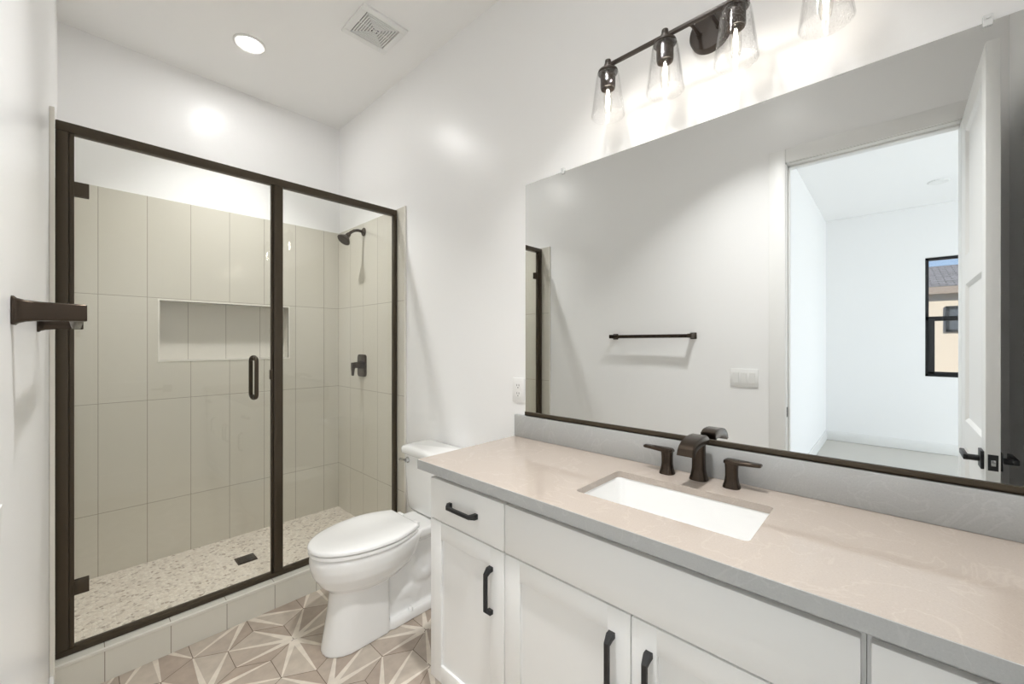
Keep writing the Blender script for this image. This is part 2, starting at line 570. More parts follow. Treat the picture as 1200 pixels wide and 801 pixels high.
# baseboards
def baseboard(name, x0, x1, y0, y1):
    struct(name, MB().box(x0, x1, y0, y1, 0.001, 0.130, 0.004), M['trim'], smooth=True)
baseboard('baseboard_left', XL + 0.0005, XL + 0.013, DY1 + 0.092, TY - 0.010)
baseboard('baseboard_right', XR - 0.013, XR - 0.0005, 1.320, TY - 0.010)
baseboard('baseboard_back', XL + 0.001, 0.90, YB + 0.0005, YB + 0.013)

# ------------------------------------------------------------------ bedroom beyond the doorway
BX0, BX1, BY0, BY1 = -4.350, XL - WT, -3.20, 0.690
WY0, WY1, WZ0, WZ1 = -1.200, -0.290, 0.940, 2.412
b = MB()
b.box(BX0 - WT, BX0, BY0, WY0, 0, ZC)
b.box(BX0 - WT, BX0, WY1, BY1, 0, ZC)
b.box(BX0 - WT, BX0, WY0, WY1, 0, WZ0)
b.box(BX0 - WT, BX0, WY0, WY1, WZ1, ZC)
struct('wall_bedroom_far', b, M['bedwall'])
struct('wall_bedroom_side', MB().box(BX0 - WT, BX1 - 0.002, BY1, BY1 + WT, 0, ZC), M['bedwall'])
PX0, PX1, PZ = -3.50, -1.40, 2.30
b = MB()
b.box(BX0 - WT, PX0, BY0 - WT, BY0, 0, ZC)
b.box(PX1, BX1, BY0 - WT, BY0, 0, ZC)
b.box(PX0, PX1, BY0 - WT, BY0, PZ, ZC)
struct('wall_bedroom_added_door', b, M['bedwall'])
struct('wall_bedroom_near', MB().box(BX1, BX1 + WT, BY0 - WT, YB - WT - 0.002, 0, ZC), M['bedwall'])
struct('ceiling_bedroom', MB().box(BX0 - WT, BX1, BY0 - WT, BY1 + WT, ZC + 0.001, ZC + 0.12), M['bedwall'])
struct('floor_bedroom', MB().box(BX0 - WT, XL - 0.006, BY0 - WT, BY1 + WT, -0.12, -0.001), M['carpet'])
baseboard('baseboard_bedroom_far', BX0 + 0.0005, BX0 + 0.013, BY0 + 0.002, BY1 - 0.002)
baseboard('baseboard_bedroom_side', BX0 + 0.014, BX1 - 0.002, BY1 - 0.013, BY1 - 0.0005)

# bedroom window: black frame, meeting rail, panes
wx0, wx1 = BX0 - 0.095, BX0 - 0.045
def winroot(name, loc):
    o = bpy.data.objects.new(name, None); C.objects.link(o); o.location = loc; o['kind'] = 'structure'
    return o
w1 = winroot('window_1', (BX0 - 0.07, (WY0 + WY1) / 2, WZ0))
b = MB()
f = 0.034; zm = 1.655
b.box(wx0, wx1, WY0 + 0.001, WY0 + f, WZ0 + 0.001, WZ1 - 0.001, 0.003)
b.box(wx0, wx1, WY1 - f, WY1 - 0.001, WZ0 + 0.001, WZ1 - 0.001, 0.003)
b.box(wx0, wx1, WY0 + 0.001, WY1 - 0.001, WZ1 - f, WZ1 - 0.001, 0.003)
b.box(wx0, wx1, WY0 + 0.001, WY1 - 0.001, WZ0 + 0.001, WZ0 + f, 0.003)
b.box(wx0, wx1, WY0 + 0.001, WY1 - 0.001, zm - 0.028, zm + 0.028, 0.003)
obj('window_frame', b, M['black'], w1)
b = MB()
b.box(wx0 + 0.012, wx1 + 0.012, WY0 + 0.03, WY0 + 0.075, WZ0 + 0.03, zm, 0.003)
b.box(wx0 + 0.012, wx1 + 0.012, WY1 - 0.085, WY1 - 0.03, WZ0 + 0.03, zm, 0.003)
b.box(wx0 + 0.012, wx1 + 0.012, WY0 + 0.03, WY1 - 0.03, WZ0 + 0.03, WZ0 + 0.060, 0.003)
obj('lower_sash', b, M['black'], w1)
b = MB()
b.box(wx0 + 0.02, wx0 + 0.024, WY0 + 0.02, WY1 - 0.02, zm, WZ1 - 0.02)
obj('window_pane', b, M['pane'], w1, smooth=False)
b = MB()
b.box(wx0 + 0.034, wx0 + 0.038, WY0 + 0.06, WY1 - 0.06, WZ0 + 0.04, zm)
obj('window_pane', b, M['pane'], w1, smooth=False)
# unseen patio door, added to bring daylight into the bedroom
w2 = winroot('window_added', ((PX0 + PX1) / 2, BY0 - 0.06, 0))
b = MB()
y0, y1 = BY0 - 0.09, BY0 - 0.03
xm = (PX0 + PX1) / 2
for (xa, xb) in ((PX0 + 0.001, PX0 + 0.05), (PX1 - 0.05, PX1 - 0.001), (xm - 0.04, xm + 0.04)):
    b.box(xa, xb, y0, y1, 0.0, PZ - 0.001, 0.003)
b.box(PX0 + 0.001, PX1 - 0.001, y0, y1, 0.0, 0.05, 0.003)
b.box(PX0 + 0.001, PX1 - 0.001, y0, y1, PZ - 0.05, PZ - 0.001, 0.003)
obj('window_frame', b, M['black'], w2)  # frame of the added patio door
for (xa, xb) in ((PX0 + 0.04, xm - 0.03), (xm + 0.03, PX1 - 0.04)):
    obj('window_pane', MB().box(xa, xb, BY0 - 0.062, BY0 - 0.058, 0.04, PZ - 0.04), M['pane'], w2, smooth=False)  # panes of the added patio door

# recessed light of the bedroom, switched off, seen in the mirror
cl = thing('recessed_light', 'small round white ceiling fitting in the bedroom seen in the mirror', 'ceiling light', (-3.356, -0.351, ZC))
obj('trim_ring', MB().lathe((-3.356, -0.351, ZC), [(0.085, 0.0005), (0.085, -0.006), (0.070, -0.012), (0.056, -0.008)], n=40), M['plate'], cl)
obj('lens', MB().lathe((-3.356, -0.351, ZC), [(0.055, -0.002), (0.055, -0.009), (0.001, -0.010)], n=40), M['plate'], cl)

# outside: gravel, neighbour's house
struct('ground', MB().box(-30, 8, -30, 20, -0.30, -0.125), M['ground'])
nh = thing('neighbour_house', 'tan stucco house with grey shingle roof outside the bedroom window', 'house', (-11.0, -3.0, -0.125))
hx = -9.2
b = MB().box(hx - 5.0, hx, -9.0, 3.5, -0.125, 2.40)
obj('house_wall', b, M['stucco'], nh, smooth=False)
b = MB()
b.prism([(hx + 0.14, 2.38), (hx + 0.14, 2.50), (hx - 2.6, 3.27), (hx - 5.3, 2.50), (hx - 5.3, 2.38)], 'Y', -9.4, 3.9)
obj('roof', b, M['shingle'], nh, smooth=False)
b = MB().box(hx + 0.141, hx + 0.17, -9.4, 3.9, 2.35, 2.49)
obj('fascia', b, mat('fascia_board', (0.30, 0.24, 0.19), 0.8), nh, smooth=False)
wy0, wy1, wz0, wz1 = -1.75, -0.78, 1.58, 2.10
b = MB()
b.box(hx, hx + 0.04, wy0, wy1, wz0, wz0 + 0.05); b.box(hx, hx + 0.04, wy0, wy1, wz1 - 0.05, wz1)
b.box(hx, hx + 0.04, wy0, wy0 + 0.05, wz0, wz1); b.box(hx, hx + 0.04, wy1 - 0.05, wy1, wz0, wz1)
wf = obj('window_frame', b, M['black'], nh, smooth=False)
obj('pane', MB().box(hx, hx + 0.015, wy0 + 0.04, wy1 - 0.04, wz0 + 0.04, wz1 - 0.04), mat('dark_window_pane', (0.10, 0.11, 0.12), 0.08), wf, smooth=False)

# ------------------------------------------------------------------ door_1: open leaf, jamb, casing
d1 = winroot('door_1', (XL, DY0, 0))
b = MB()
for side in (1, -1):
    xa, xb = (XL + 0.0005, XL + 0.013) if side == 1 else (XL - WT - 0.013, XL - WT - 0.0005)
    b.box(xa, xb, DY1 + 0.004, DY1 + 0.090, 0.001, DZ + 0.090, 0.003)
    if side == 1:
        b.box(xa, xb, DY0 - 0.090, DY0 - 0.0385, 0.001, DZ + 0.090, 0.003)
    else:
        b.box(xa, xb, DY0 - 0.090, DY0 - 0.004, 0.001, DZ + 0.090, 0.003)
    b.box(xa, xb, DY0 - 0.037, DY1 + 0.0035, DZ + 0.006, DZ + 0.090, 0.003)
obj('door_casing', b, M['trim'], d1)
b = MB()
b.box(XL - WT, XL, DY1, DY1 + JT - 0.0005, 0, DZ, 0.001)
b.box(XL - WT, XL, DY0 - JT + 0.0005, DY0, 0, DZ, 0.001)
b.box(XL - WT, XL, DY0, DY1, DZ, DZ + JT - 0.0005, 0.001)
b.box(XL - 0.075, XL - 0.040, DY1 - 0.011, DY1, 0, DZ, 0.002)
b.box(XL - 0.075, XL - 0.040, DY0, DY1, DZ - 0.011, DZ, 0.002)
obj('door_jamb', b, M['trim'], d1)
obj('strike_plate', MB().box(XL - 0.034, XL - 0.006, DY1 - 0.0015, DY1 + 0.001, 0.905, 0.965, 0.0005), M['black'], d1)
# leaf, opened 90 degrees into the bathroom
LX0, LX1, LY0, LY1, LZ0, LZ1 = XL + 0.004, 0.640, DY0 - 0.0355, DY0 - 0.0005, 0.010, DZ - 0.004
b = MB()
px0, px1 = 0.080, 0.552
zs = [LZ0, 0.200, 0.880, 1.000, 1.620, 1.750, 2.325, LZ1]
b.box(LX0, px0, LY0, LY1, LZ0, LZ1, 0.0015)
b.box(px1, LX1, LY0, LY1, LZ0, LZ1, 0.0015)
for k in (0, 2, 4, 6):
    b.box(px0 - 0.002, px1 + 0.002, LY0, LY1, zs[k], zs[k + 1])
ym = (LY0 + LY1) / 2
for k in (1, 3, 5):
    z0, z1 = zs[k], zs[k + 1]
    b.box(px0, px1, ym - 0.007, ym + 0.007, z0, z1)
    for sgn, yf in ((1, LY1), (-1, LY0)):     # sloped moulding round each panel
        yi = ym + sgn * 0.007
        q = 0.014
        A = [(px0, yf, z0), (px1, yf, z0), (px1, yf, z1), (px0, yf, z1)]
        B = [(px0 + q, yi, z0 + q), (px1 - q, yi, z0 + q), (px1 - q, yi, z1 - q), (px0 + q, yi, z1 - q)]
        b.add(A + B, [(0, 1, 5, 4), (1, 2, 6, 5), (2, 3, 7, 6), (3, 0, 4, 7)])
leaf = obj('door_leaf', b, M['trim'], d1)
b = MB().box(LX1 - 0.0005, LX1 + 0.0015, ym - 0.0125, ym + 0.0125, 0.900, 0.957, 0.0006)
obj('latch_plate', b, M['black'], leaf)
obj('latch_bolt', MB().box(LX1, LX1 + 0.010, ym - 0.006, ym + 0.006, 0.918, 0.940, 0.002), M['chrome'], leaf)
hx0 = LX1 - 0.060
for sgn, yf in ((1, LY1), (-1, LY0)):
    b = MB()
    ya, yb = sorted((yf, yf + sgn * 0.009))
    b.box(hx0 - 0.033, hx0 + 0.033, ya, yb, 0.896, 0.962, 0.002)
    b.cyl((hx0, yf, 0.929), (hx0, yf + sgn * 0.045, 0.929), 0.011, n=20)
    ya, yb = sorted((yf + sgn * 0.036, yf + sgn * 0.050))
    b.box(hx0 - 0.115, hx0 + 0.012, ya, yb, 0.919, 0.939, 0.003)
    obj('lever_handle', b, M['black'], leaf)

# ------------------------------------------------------------------ shower enclosure
FY0, FY1 = 2.350, 2.388
HZ0, HZ1 = 2.176, 2.214
se = thing('shower_enclosure', 'bronze framed glass shower enclosure with hinged door and fixed panel', 'shower enclosure', ((TLF + TR) / 2, 2.37, CZ))
obj('header', MB().box(TLF + 0.001, TR - 0.001, FY0, FY1, HZ0, HZ1, 0.003), M['bronze'], se)
obj('sill_track', MB().box(TLF + 0.001, TR - 0.001, FY0, FY1, CZ, CZ + 0.024, 0.003), M['bronze'], se)
b = MB().box(TLF + 0.001, TLF + 0.036, FY0, FY1, CZ + 0.024, HZ0, 0.003)
b.box(TLF + 0.036, TLF + 0.051, FY0 + 0.006, FY1 - 0.006, CZ + 0.024, HZ0, 0.002)
obj('post', b, M['bronze'], se)
b = MB().box(0.700, 0.744, FY0, FY1, CZ + 0.024, HZ0, 0.003)
b.box(0.690, 0.700, FY0 + 0.010, FY1 - 0.010, CZ + 0.024, HZ0, 0.002)
obj('post', b, M['bronze'], se)
obj('post', MB().box(TR - 0.020, TR - 0.001, FY0, FY1, CZ + 0.024, HZ0, 0.003), M['bronze'], se)
gm = (FY0 + FY1) / 2
obj('fixed_panel', MB().box(0.744, TR - 0.020, gm - 0.003, gm + 0.003, CZ + 0.024, HZ0), M['glass'], se, smooth=False)
door = obj('glass_door', MB().box(TLF + 0.054, 0.688, gm - 0.004, gm + 0.004, CZ + 0.032, HZ0 - 0.006), M['glass'], se, smooth=False)
for z in (1.962, 0.385):
    b = MB()
    b.box(TLF + 0.049, TLF + 0.092, gm - 0.012, gm - 0.004, z - 0.028, z + 0.028, 0.002)
    b.box(TLF + 0.049, TLF + 0.092, gm + 0.004, gm + 0.012, z - 0.028, z + 0.028, 0.002)
    b.cyl((TLF + 0.047, gm - 0.008, z - 0.028), (TLF + 0.047, gm - 0.008, z + 0.028), 0.006, n=12)
    obj('hinge', b, M['bronze'], door)
def pull(cx, yg, z0, z1, sgn):
    y = yg + sgn * 0.045
    pts = [(cx, yg, z0)]
    for k in range(7):
        a = PI / 2 * k / 6
        pts.append((cx, yg + sgn * (0.023 + 0.022 * math.sin(a)), z0 + 0.022 - 0.022 * math.cos(a)))
    pts2 = [(p[0], p[1], z0 + z1 - p[2]) for p in reversed(pts)]
    return MB().tube(pts + pts2, 0.0095, 14)
HX = 0.6125
b = pull(HX, gm - 0.004, 1.078, 1.278, -1)
b2 = pull(HX, gm + 0.004, 1.078, 1.278, 1)
b.add(b2.v, b2.f)
for z in (1.078, 1.278):
    b.cyl((HX, gm - 0.010, z), (HX, gm - 0.004, z), 0.013, n=18); b.cyl((HX, gm + 0.004, z), (HX, gm + 0.010, z), 0.013, n=18)
obj('pull_handle', b, M['bronze'], door)
obj('latch_plate', MB().box(0.682, 0.699, gm - 0.014, gm - 0.004, 1.165, 1.215, 0.002), M['bronze'], door)

# shower head
sh = thing('showerhead', 'bronze wall shower head on a curved arm above the shower valve', 'shower head', (TR, 2.80, 2.157))
obj('flange', MB().lathe((TR, 2.80, 2.157), [(0.030, -0.0005), (0.030, -0.006), (0.018, -0.014), (0.012, -0.018)], 'X', 28), M['orb'], sh)
arm = [(TR - 0.01, 2.80, 2.157), (TR - 0.045, 2.80, 2.160), (TR - 0.075, 2.80, 2.152), (TR - 0.100, 2.80, 2.134), (TR - 0.114, 2.80, 2.118)]
obj('arm', MB().tube(arm, 0.0105, 16), M['orb'], sh)
hc = Vector((TR - 0.114, 2.80, 2.118)); hd = Vector((-0.62, -0.05, -0.78)).normalized()
b = MB()
b.tube([hc - hd * 0.004, hc + hd * 0.016, hc + hd * 0.022], [0.015, 0.018, 0.013], 24)
b.tube([hc + hd * 0.018, hc + hd * 0.030, hc + hd * 0.052, hc + hd * 0.062, hc + hd * 0.066], [0.014, 0.026, 0.044, 0.047, 0.043], 32)
head = obj('spray_head', b, M['orb'], sh)
u = hd.cross(Vector((0, 1, 0))).normalized(); v = hd.cross(u)
b = MB()
for rr, n in ((0.012, 6), (0.024, 12), (0.035, 18)):
    for k in range(n):
        a = 2 * PI * k / n
        p = hc + hd * 0.066 + u * rr * math.cos(a) + v * rr * math.sin(a)
        b.cyl(p - hd * 0.001, p + hd * 0.003, 0.0022, 0.0015, 8)
obj('nozzles', b, M['black'], head)

# shower valve
sv = thing('shower_valve', 'bronze rectangular shower valve with lever on the tiled wall', 'shower valve', (TR, 2.822, 1.190))
b = MB()
pr_ = rrect(2.822, 1.190, 0.125, 0.160, 0.022)
b.loft([[(TR + 0.0005, p[0], p[1]) for p in pr_], [(TR - 0.008, p[0], p[1]) for p in pr_],
        [(TR - 0.011, 2.822 + (p[0] - 2.822) * 0.94, 1.19 + (p[1] - 1.19) * 0.95) for p in pr_]])
obj('escutcheon', b, M['orb'], sv)
obj('valve_stem', MB().lathe((TR, 2.822, 1.195), [(0.030, -0.010), (0.026, -0.030), (0.022, -0.048), (0.022, -0.062), (0.018, -0.066)], 'X', 28), M['orb'], sv)
b = MB()
b.box(TR - 0.080, TR - 0.062, 2.803, 2.841, 1.170, 1.214, 0.004)
b.loft([[(TR - 0.080, 2.806, 1.180), (TR - 0.080, 2.838, 1.180), (TR - 0.064, 2.838, 1.180), (TR - 0.064, 2.806, 1.180)],
        [(TR - 0.078, 2.811, 1.120), (TR - 0.078, 2.833, 1.120), (TR - 0.070, 2.833, 1.120), (TR - 0.070, 2.811, 1.120)]])
obj('lever', b, M['orb'], sv)

# drain
dr = thing('shower_drain', 'small square bronze drain grate set in the pebble shower floor', 'drain', (0.693, 2.835, SF))
b = MB().box(0.643, 0.743, 2.785, 2.885, SF - 0.002, SF + 0.003, 0.001)
obj('grate', b, M['orb'], dr)
b = MB()
for k in range(5):
    y = 2.805 + 0.015 * k
    b.box(0.655, 0.731, y - 0.003, y + 0.003, SF + 0.003, SF + 0.0036)
obj('slots', b, M['dark'], dr, smooth=False)

# ------------------------------------------------------------------ ceiling fittings
def can(x, y, label, lens, watts, spread):
    o = thing('recessed_light', label, 'ceiling light', (x, y, ZC))
    obj('trim_ring', MB().lathe((x, y, ZC), [(0.080, 0.0005), (0.080, -0.004), (0.072, -0.008), (0.060, -0.006), (0.0545, -0.0035)], n=48), M['plate'], o)
    obj('lens', MB().lathe((x, y, ZC), [(0.0535, -0.001), (0.0535, -0.0045), (0.001, -0.0052)], n=48), lens, o)
    d = bpy.data.lights.new('downlight', 'AREA')
    d.shape = 'DISK'; d.size = 0.100; d.spread = math.radians(spread)
    d.energy = watts; d.color = (1.0, 0.995, 0.985)
    lo = bpy.data.objects.new('downlight', d)
    lo.location = (0, 0, -0.010); lo.parent = o
    C.objects.link(lo)
    return o
can(0.672, 2.675, 'bright round recessed light in the ceiling over the shower', M['canlens_a'], SPOT_A, 96)
can(0.620, 0.560, 'added unseen fill light in the ceiling in front of the vanity, above the frame', M['canlens_fill'], SPOT_FILL, 100)  # second can added out of view to fill the room with light

vt = thing('exhaust_vent', 'square white exhaust fan grille with concentric louvres in the ceiling', 'vent', (1.107, 2.057, ZC))
b = MB()
vx, vy = 1.107, 2.057
o1, i1 = 0.128, 0.093
for (xa, xb, ya, yb) in ((-o1, o1, -o1, -i1), (-o1, o1, i1, o1), (-o1, -i1, -i1, i1), (i1, o1, -i1, i1)):
    b.box(vx + xa, vx + xb, vy + ya, vy + yb, ZC - 0.013, ZC + 0.0005, 0.003)
obj('frame', b, M['plate'], vt)
obj('backing', MB().box(vx - i1, vx + i1, vy - i1, vy + i1, ZC - 0.002, ZC + 0.0004), M['grille'], vt, smooth=False)
b = MB()
r0 = 0.0875
while r0 > 0.014:
    w_ = 0.0072
    for (xa, xb, ya, yb) in ((-r0, r0, -r0, -r0 + w_), (-r0, r0, r0 - w_, r0), (-r0, -r0 + w_, -r0 + w_, r0 - w_), (r0 - w_, r0, -r0 + w_, r0 - w_)):
        b.box(vx + xa, vx + xb, vy + ya, vy + yb, ZC - 0.011, ZC - 0.005)
    r0 -= 0.0125
b.box(vx - 0.010, vx + 0.010, vy - 0.010, vy + 0.010, ZC - 0.011, ZC - 0.005)
b.box(vx - 0.093, vx + 0.093, vy - 0.002, vy + 0.002, ZC - 0.008, ZC - 0.003)
b.box(vx - 0.002, vx + 0.002, vy - 0.093, vy + 0.093, ZC - 0.008, ZC - 0.003)
obj('louvres', b, M['plate'], vt, smooth=False)

# ------------------------------------------------------------------ vanity cabinets
CX, CXF = 0.905, 0.925       # door face and face-frame planes
def shaker(y0, y1, z0, z1, st=0.062):
    b = MB()
    b.box(CX, CXF - 0.001, y0, y0 + st, z0, z1, 0.0015)
    b.box(CX, CXF - 0.001, y1 - st, y1, z0, z1, 0.0015)
    b.box(CX, CXF - 0.001, y0 + st - 0.001, y1 - st + 0.001, z1 - st, z1, 0.0015)
    b.box(CX, CXF - 0.001, y0 + st - 0.001, y1 - st + 0.001, z0, z0 + st, 0.0015)
    b.box(CX + 0.009, CXF - 0.001, y0 + st - 0.004, y1 - st + 0.004, z0 + st - 0.004, z1 - st + 0.004)
    return b
def handle(yc, zc, vert, L=0.150):
    """square bow pull with tapered feet"""
    b = MB(); x1 = CX; hgt = 0.030; w = 0.0058
    def P(a, x, wd):     # a along the pull, x out from the face, wd half width across
        return [(x, yc + (wd if vert else a), zc + (a if vert else wd)), (x, yc + (-wd if vert else a), zc + (a if vert else -wd))]
    h = L / 2
    prof_o = [(-h, 0.0), (-h + 0.001, 0.014), (-h + 0.016, hgt), (h - 0.016, hgt), (h - 0.001, 0.014), (h, 0.0)]
    prof_i = [(-h + 0.014, 0.0), (-h + 0.015, 0.012), (-h + 0.024, hgt - 0.009), (h - 0.024, hgt - 0.009), (h - 0.015, 0.012), (h - 0.014, 0.0)]
    wd = [0.0085, 0.0085, w, w, 0.0085, 0.0085]
    rings = []
    for (a, x), (ai, xi), ww in zip(prof_o, prof_i, wd):
        o_ = P(a, x1 - x - 0.0003 * (x == 0), ww); i_ = P(ai, x1 - xi, ww)
        rings.append([o_[0], o_[1], i_[1], i_[0]])
    b.loft(rings)
    return b
def carcass(y0, y1):
    b = MB()
    t_ = 0.018
    b.box(CXF, XR - 0.001, y0, y0 + t_, 0.110, 0.8935)
    b.box(CXF, XR - 0.001, y1 - t_, y1, 0.110, 0.8935)
    b.box(CXF, XR - 0.001, y0 + t_, y1 - t_, 0.110, 0.128)
    b.box(XR - 0.010, XR - 0.001, y0 + t_, y1 - t_, 0.128, 0.8935)
    b.box(CXF, CXF + t_, y0 + t_, y1 - t_, 0.128, 0.8935)
    b.box(0.990, XR - 0.001, y0 + 0.001, y1 - 0.001, 0.001, 0.110)
    return b
Z0, Z1, Z2, Z3 = 0.116, 0.700, 0.7045, 0.853
def unit(label, y0, y1, fronts):
    r = thing('vanity_cabinet', label, 'cabinet', ((CXF + XR) / 2, (y0 + y1) / 2, 0), 'white vanity base cabinets')
    obj('body', carcass(y0, y1), M['cabin'], r, smooth=False)
    for kind, a, c, hp in fronts:
        if kind == 'door':
            d = obj('door', shaker(a, c, Z0, Z1), M['cab'], r)
            obj('handle', handle(hp, 0.565, True), M['black'], d)
        else:
            d = obj('drawer' if hp else 'false_front', MB().box(CX, CXF - 0.001, a, c, Z2, Z3, 0.002), M['cab'], r)
            if hp: obj('handle', handle((a + c) / 2 + 0.004, 0.779, False), M['black'], d)
    return r
unit('narrow white base cabinet beside the toilet, drawer above one door', 0.8785, 1.265,
     [('drawer', 0.8815, 1.263, True), ('door', 0.8815, 1.263, 0.938)])
unit('wide white sink base cabinet with two doors under a plain panel', 0.0335, 0.8775,
     [('drawer', 0.0400, 0.8775, False), ('door', 0.4595, 0.8775, 0.508), ('door', 0.0400, 0.4565, 0.412)])
unit('white base cabinet at the right end of the vanity, cut by the frame', YB + 0.002, 0.0325,
     [('drawer', YB + 0.010, 0.0270, True), ('door', YB + 0.010, 0.0270, -0.030)])
# worktop with sink cut-out
SX0, SX1, SY0, SY1 = 1.012, 1.272, 0.232, 0.690
def slab():
    b = bmesh.new()
    hole = rrect((SX0 + SX1) / 2, (SY0 + SY1) / 2, SX1 - SX0, SY1 - SY0, 0.013, 6)
    out = [(0.8806, YB + 0.001), (XR - 0.001, YB + 0.001), (XR - 0.001, 1.312), (0.8806, 1.312)]
    loops = []
    for z in (0.914, 0.894):
        vo = [b.verts.new((x, y, z)) for x, y in out]; vi = [b.verts.new((x, y, z)) for x, y in hole]
        eo = [b.edges.new((vo[i], vo[(i + 1) % 4])) for i in range(4)]
        n = len(vi)
        ei = [b.edges.new((vi[i], vi[(i + 1) % n])) for i in range(n)]
        bmesh.ops.triangle_fill(b, edges=eo + ei, use_beauty=True)
        loops.append((vo, vi))
    for k in (0, 1):
        A, B = loops[0][k], loops[1][k]
        n = len(A)
        for i in range(n):
            b.faces.new((A[i], A[(i + 1) % n], B[(i + 1) % n], B[i]))
    mb = MB().bm(b)
    mb.box(0.9025, XR - 0.001, 1.270, 1.312, 0.879, 0.8941)
    return mb
ct = thing('countertop', 'long polished beige grey quartz countertop with an undermount sink cut-out', 'countertop', (1.156, 0.46, 0.879))
obj('slab', slab(), M['quartz'], ct, angle=30)
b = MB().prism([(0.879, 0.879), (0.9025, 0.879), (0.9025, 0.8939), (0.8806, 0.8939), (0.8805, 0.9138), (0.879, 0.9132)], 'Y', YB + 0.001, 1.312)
obj('front_edge', b, M['quartz_cool_light'], ct, smooth=False)['label'] = 'front edge strip, cool daylight painted in as grey'
bs = obj('backsplash', MB().box(XR - 0.020, XR - 0.0005, YB + 0.001, 1.309, 0.9145, 1.0155, 0.0015), M['quartz_cool_light'], org=(XR, 0.46, 0.9145))
tag(bs, 'low quartz backsplash strip, cool daylight painted in as grey, along the wall under the mirror', 'backsplash')

# sink
sk = thing('sink', 'rectangular white undermount sink set into the quartz countertop', 'sink', ((SX0 + SX1) / 2, (SY0 + SY1) / 2, 0.74))
cx, cy, w_, h_ = (SX0 + SX1) / 2, (SY0 + SY1) / 2, SX1 - SX0, SY1 - SY0
def ring(dw, z, r):
    return [(p[0], p[1], z) for p in rrect(cx, cy, w_ + dw, h_ + dw, r, 7)]
b = MB()
b.loft([ring(-0.05, 0.745, 0.05), ring(0.0, 0.760, 0.05), ring(0.03, 0.880, 0.03), ring(0.05, 0.8935, 0.03), ring(0.004, 0.8935, 0.024),
        ring(-0.001, 0.884, 0.026), ring(-0.010, 0.812, 0.035), ring(-0.026, 0.784, 0.045), ring(-0.060, 0.769, 0.05), ring(-0.12, 0.764, 0.05)])
obj('basin', b, M['china'], sk, angle=50)
obj('drain', MB().lathe((cx, cy, 0.7635), [(0.030, -0.001), (0.030, 0.002), (0.024, 0.003), (0.020, 0.001), (0.002, 0.004)], n=32), M['orb'], sk)

# faucet
fa = thing('faucet', 'oil rubbed bronze widespread faucet with two lever handles behind the sink', 'faucet', (1.37, 0.458, 0.914))
ZT = 0.9142
def squircle(cx, cy, a, c, z, n=32, e=2.6):
    pts = []
    for i in range(n):
        t = 2 * PI * i / n
        x = abs(math.cos(t)) ** (2 / e) * math.copysign(1, math.cos(t)); y = abs(math.sin(t)) ** (2 / e) * math.copysign(1, math.sin(t))
        pts.append((cx + a * x, cy + c * y, z))
    return pts
FYc = 0.458
b = MB()
b.loft([squircle(1.372, FYc, a, c, ZT + z) for a, c, z in ((0.028, 0.028, 0), (0.0275, 0.0275, 0.004), (0.0235, 0.0235, 0.016), (0.0205, 0.0205, 0.034), (0.0195, 0.0200, 0.070), (0.0195, 0.0200, 0.108), (0.0195, 0.0205, 0.130))])
# spout: curved trough plate swept in XZ
top = [(1.3920, 1.050), (1.378, 1.0570), (1.345, 1.0585), (1.310, 1.0560), (1.280, 1.0490), (1.262, 1.0400), (1.252, 1.0300), (1.246, 1.0120)]
bot = [(1.3920, 1.030), (1.376, 1.0300), (1.350, 1.0300), (1.322, 1.0300), (1.300, 1.0280), (1.284, 1.0240), (1.272, 1.0180), (1.263, 1.0080)]
rings = []
for (xt, zt), (xb, zb) in zip(top, bot):
    hw = 0.0245
    rings.append([(xt, FYc - hw + 0.003, zt), (xt, FYc + hw - 0.003, zt), (xt + (xb - xt) * 0.2, FYc + hw, zt + (zb - zt) * 0.2),
                  (xb, FYc + hw, zb), (xb, FYc - hw, zb), (xt + (xb - xt) * 0.2, FYc - hw, zt + (zb - zt) * 0.2)])
b.loft(rings)
obj('spout', b, M['orb'], fa, angle=40)
for yc, sgn in ((0.557, 1), (0.359, -1)):
    b = MB()
    b.loft([squircle(1.362, yc, a, a, ZT + z) for a, z in ((0.0245, 0), (0.024, 0.004), (0.020, 0.016), (0.0175, 0.034), (0.0175, 0.060), (0.0180, 0.0605), (0.0190, 0.082))])
    rr = []
    for d, zt, th, hw in ((-0.020, 0.0815, 0.008, 0.012), (-0.014, 0.0840, 0.011, 0.018), (0.0, 0.0850, 0.012, 0.019), (0.020, 0.0850, 0.012, 0.0165), (0.050, 0.0845, 0.010, 0.0135), (0.076, 0.0845, 0.0085, 0.012), (0.080, 0.0835, 0.006, 0.010)):
        y = yc + sgn * d; z = ZT + zt
        rr.append([(1.362 - hw, y, z - th), (1.362 - hw, y, z - th * 0.3), (1.362 - hw * 0.75, y, z), (1.362 + hw * 0.75, y, z), (1.362 + hw, y, z - th * 0.3), (1.362 + hw, y, z - th)])
    b.loft(rr)
    obj('faucet_handle', b, M['orb'], fa, angle=40)

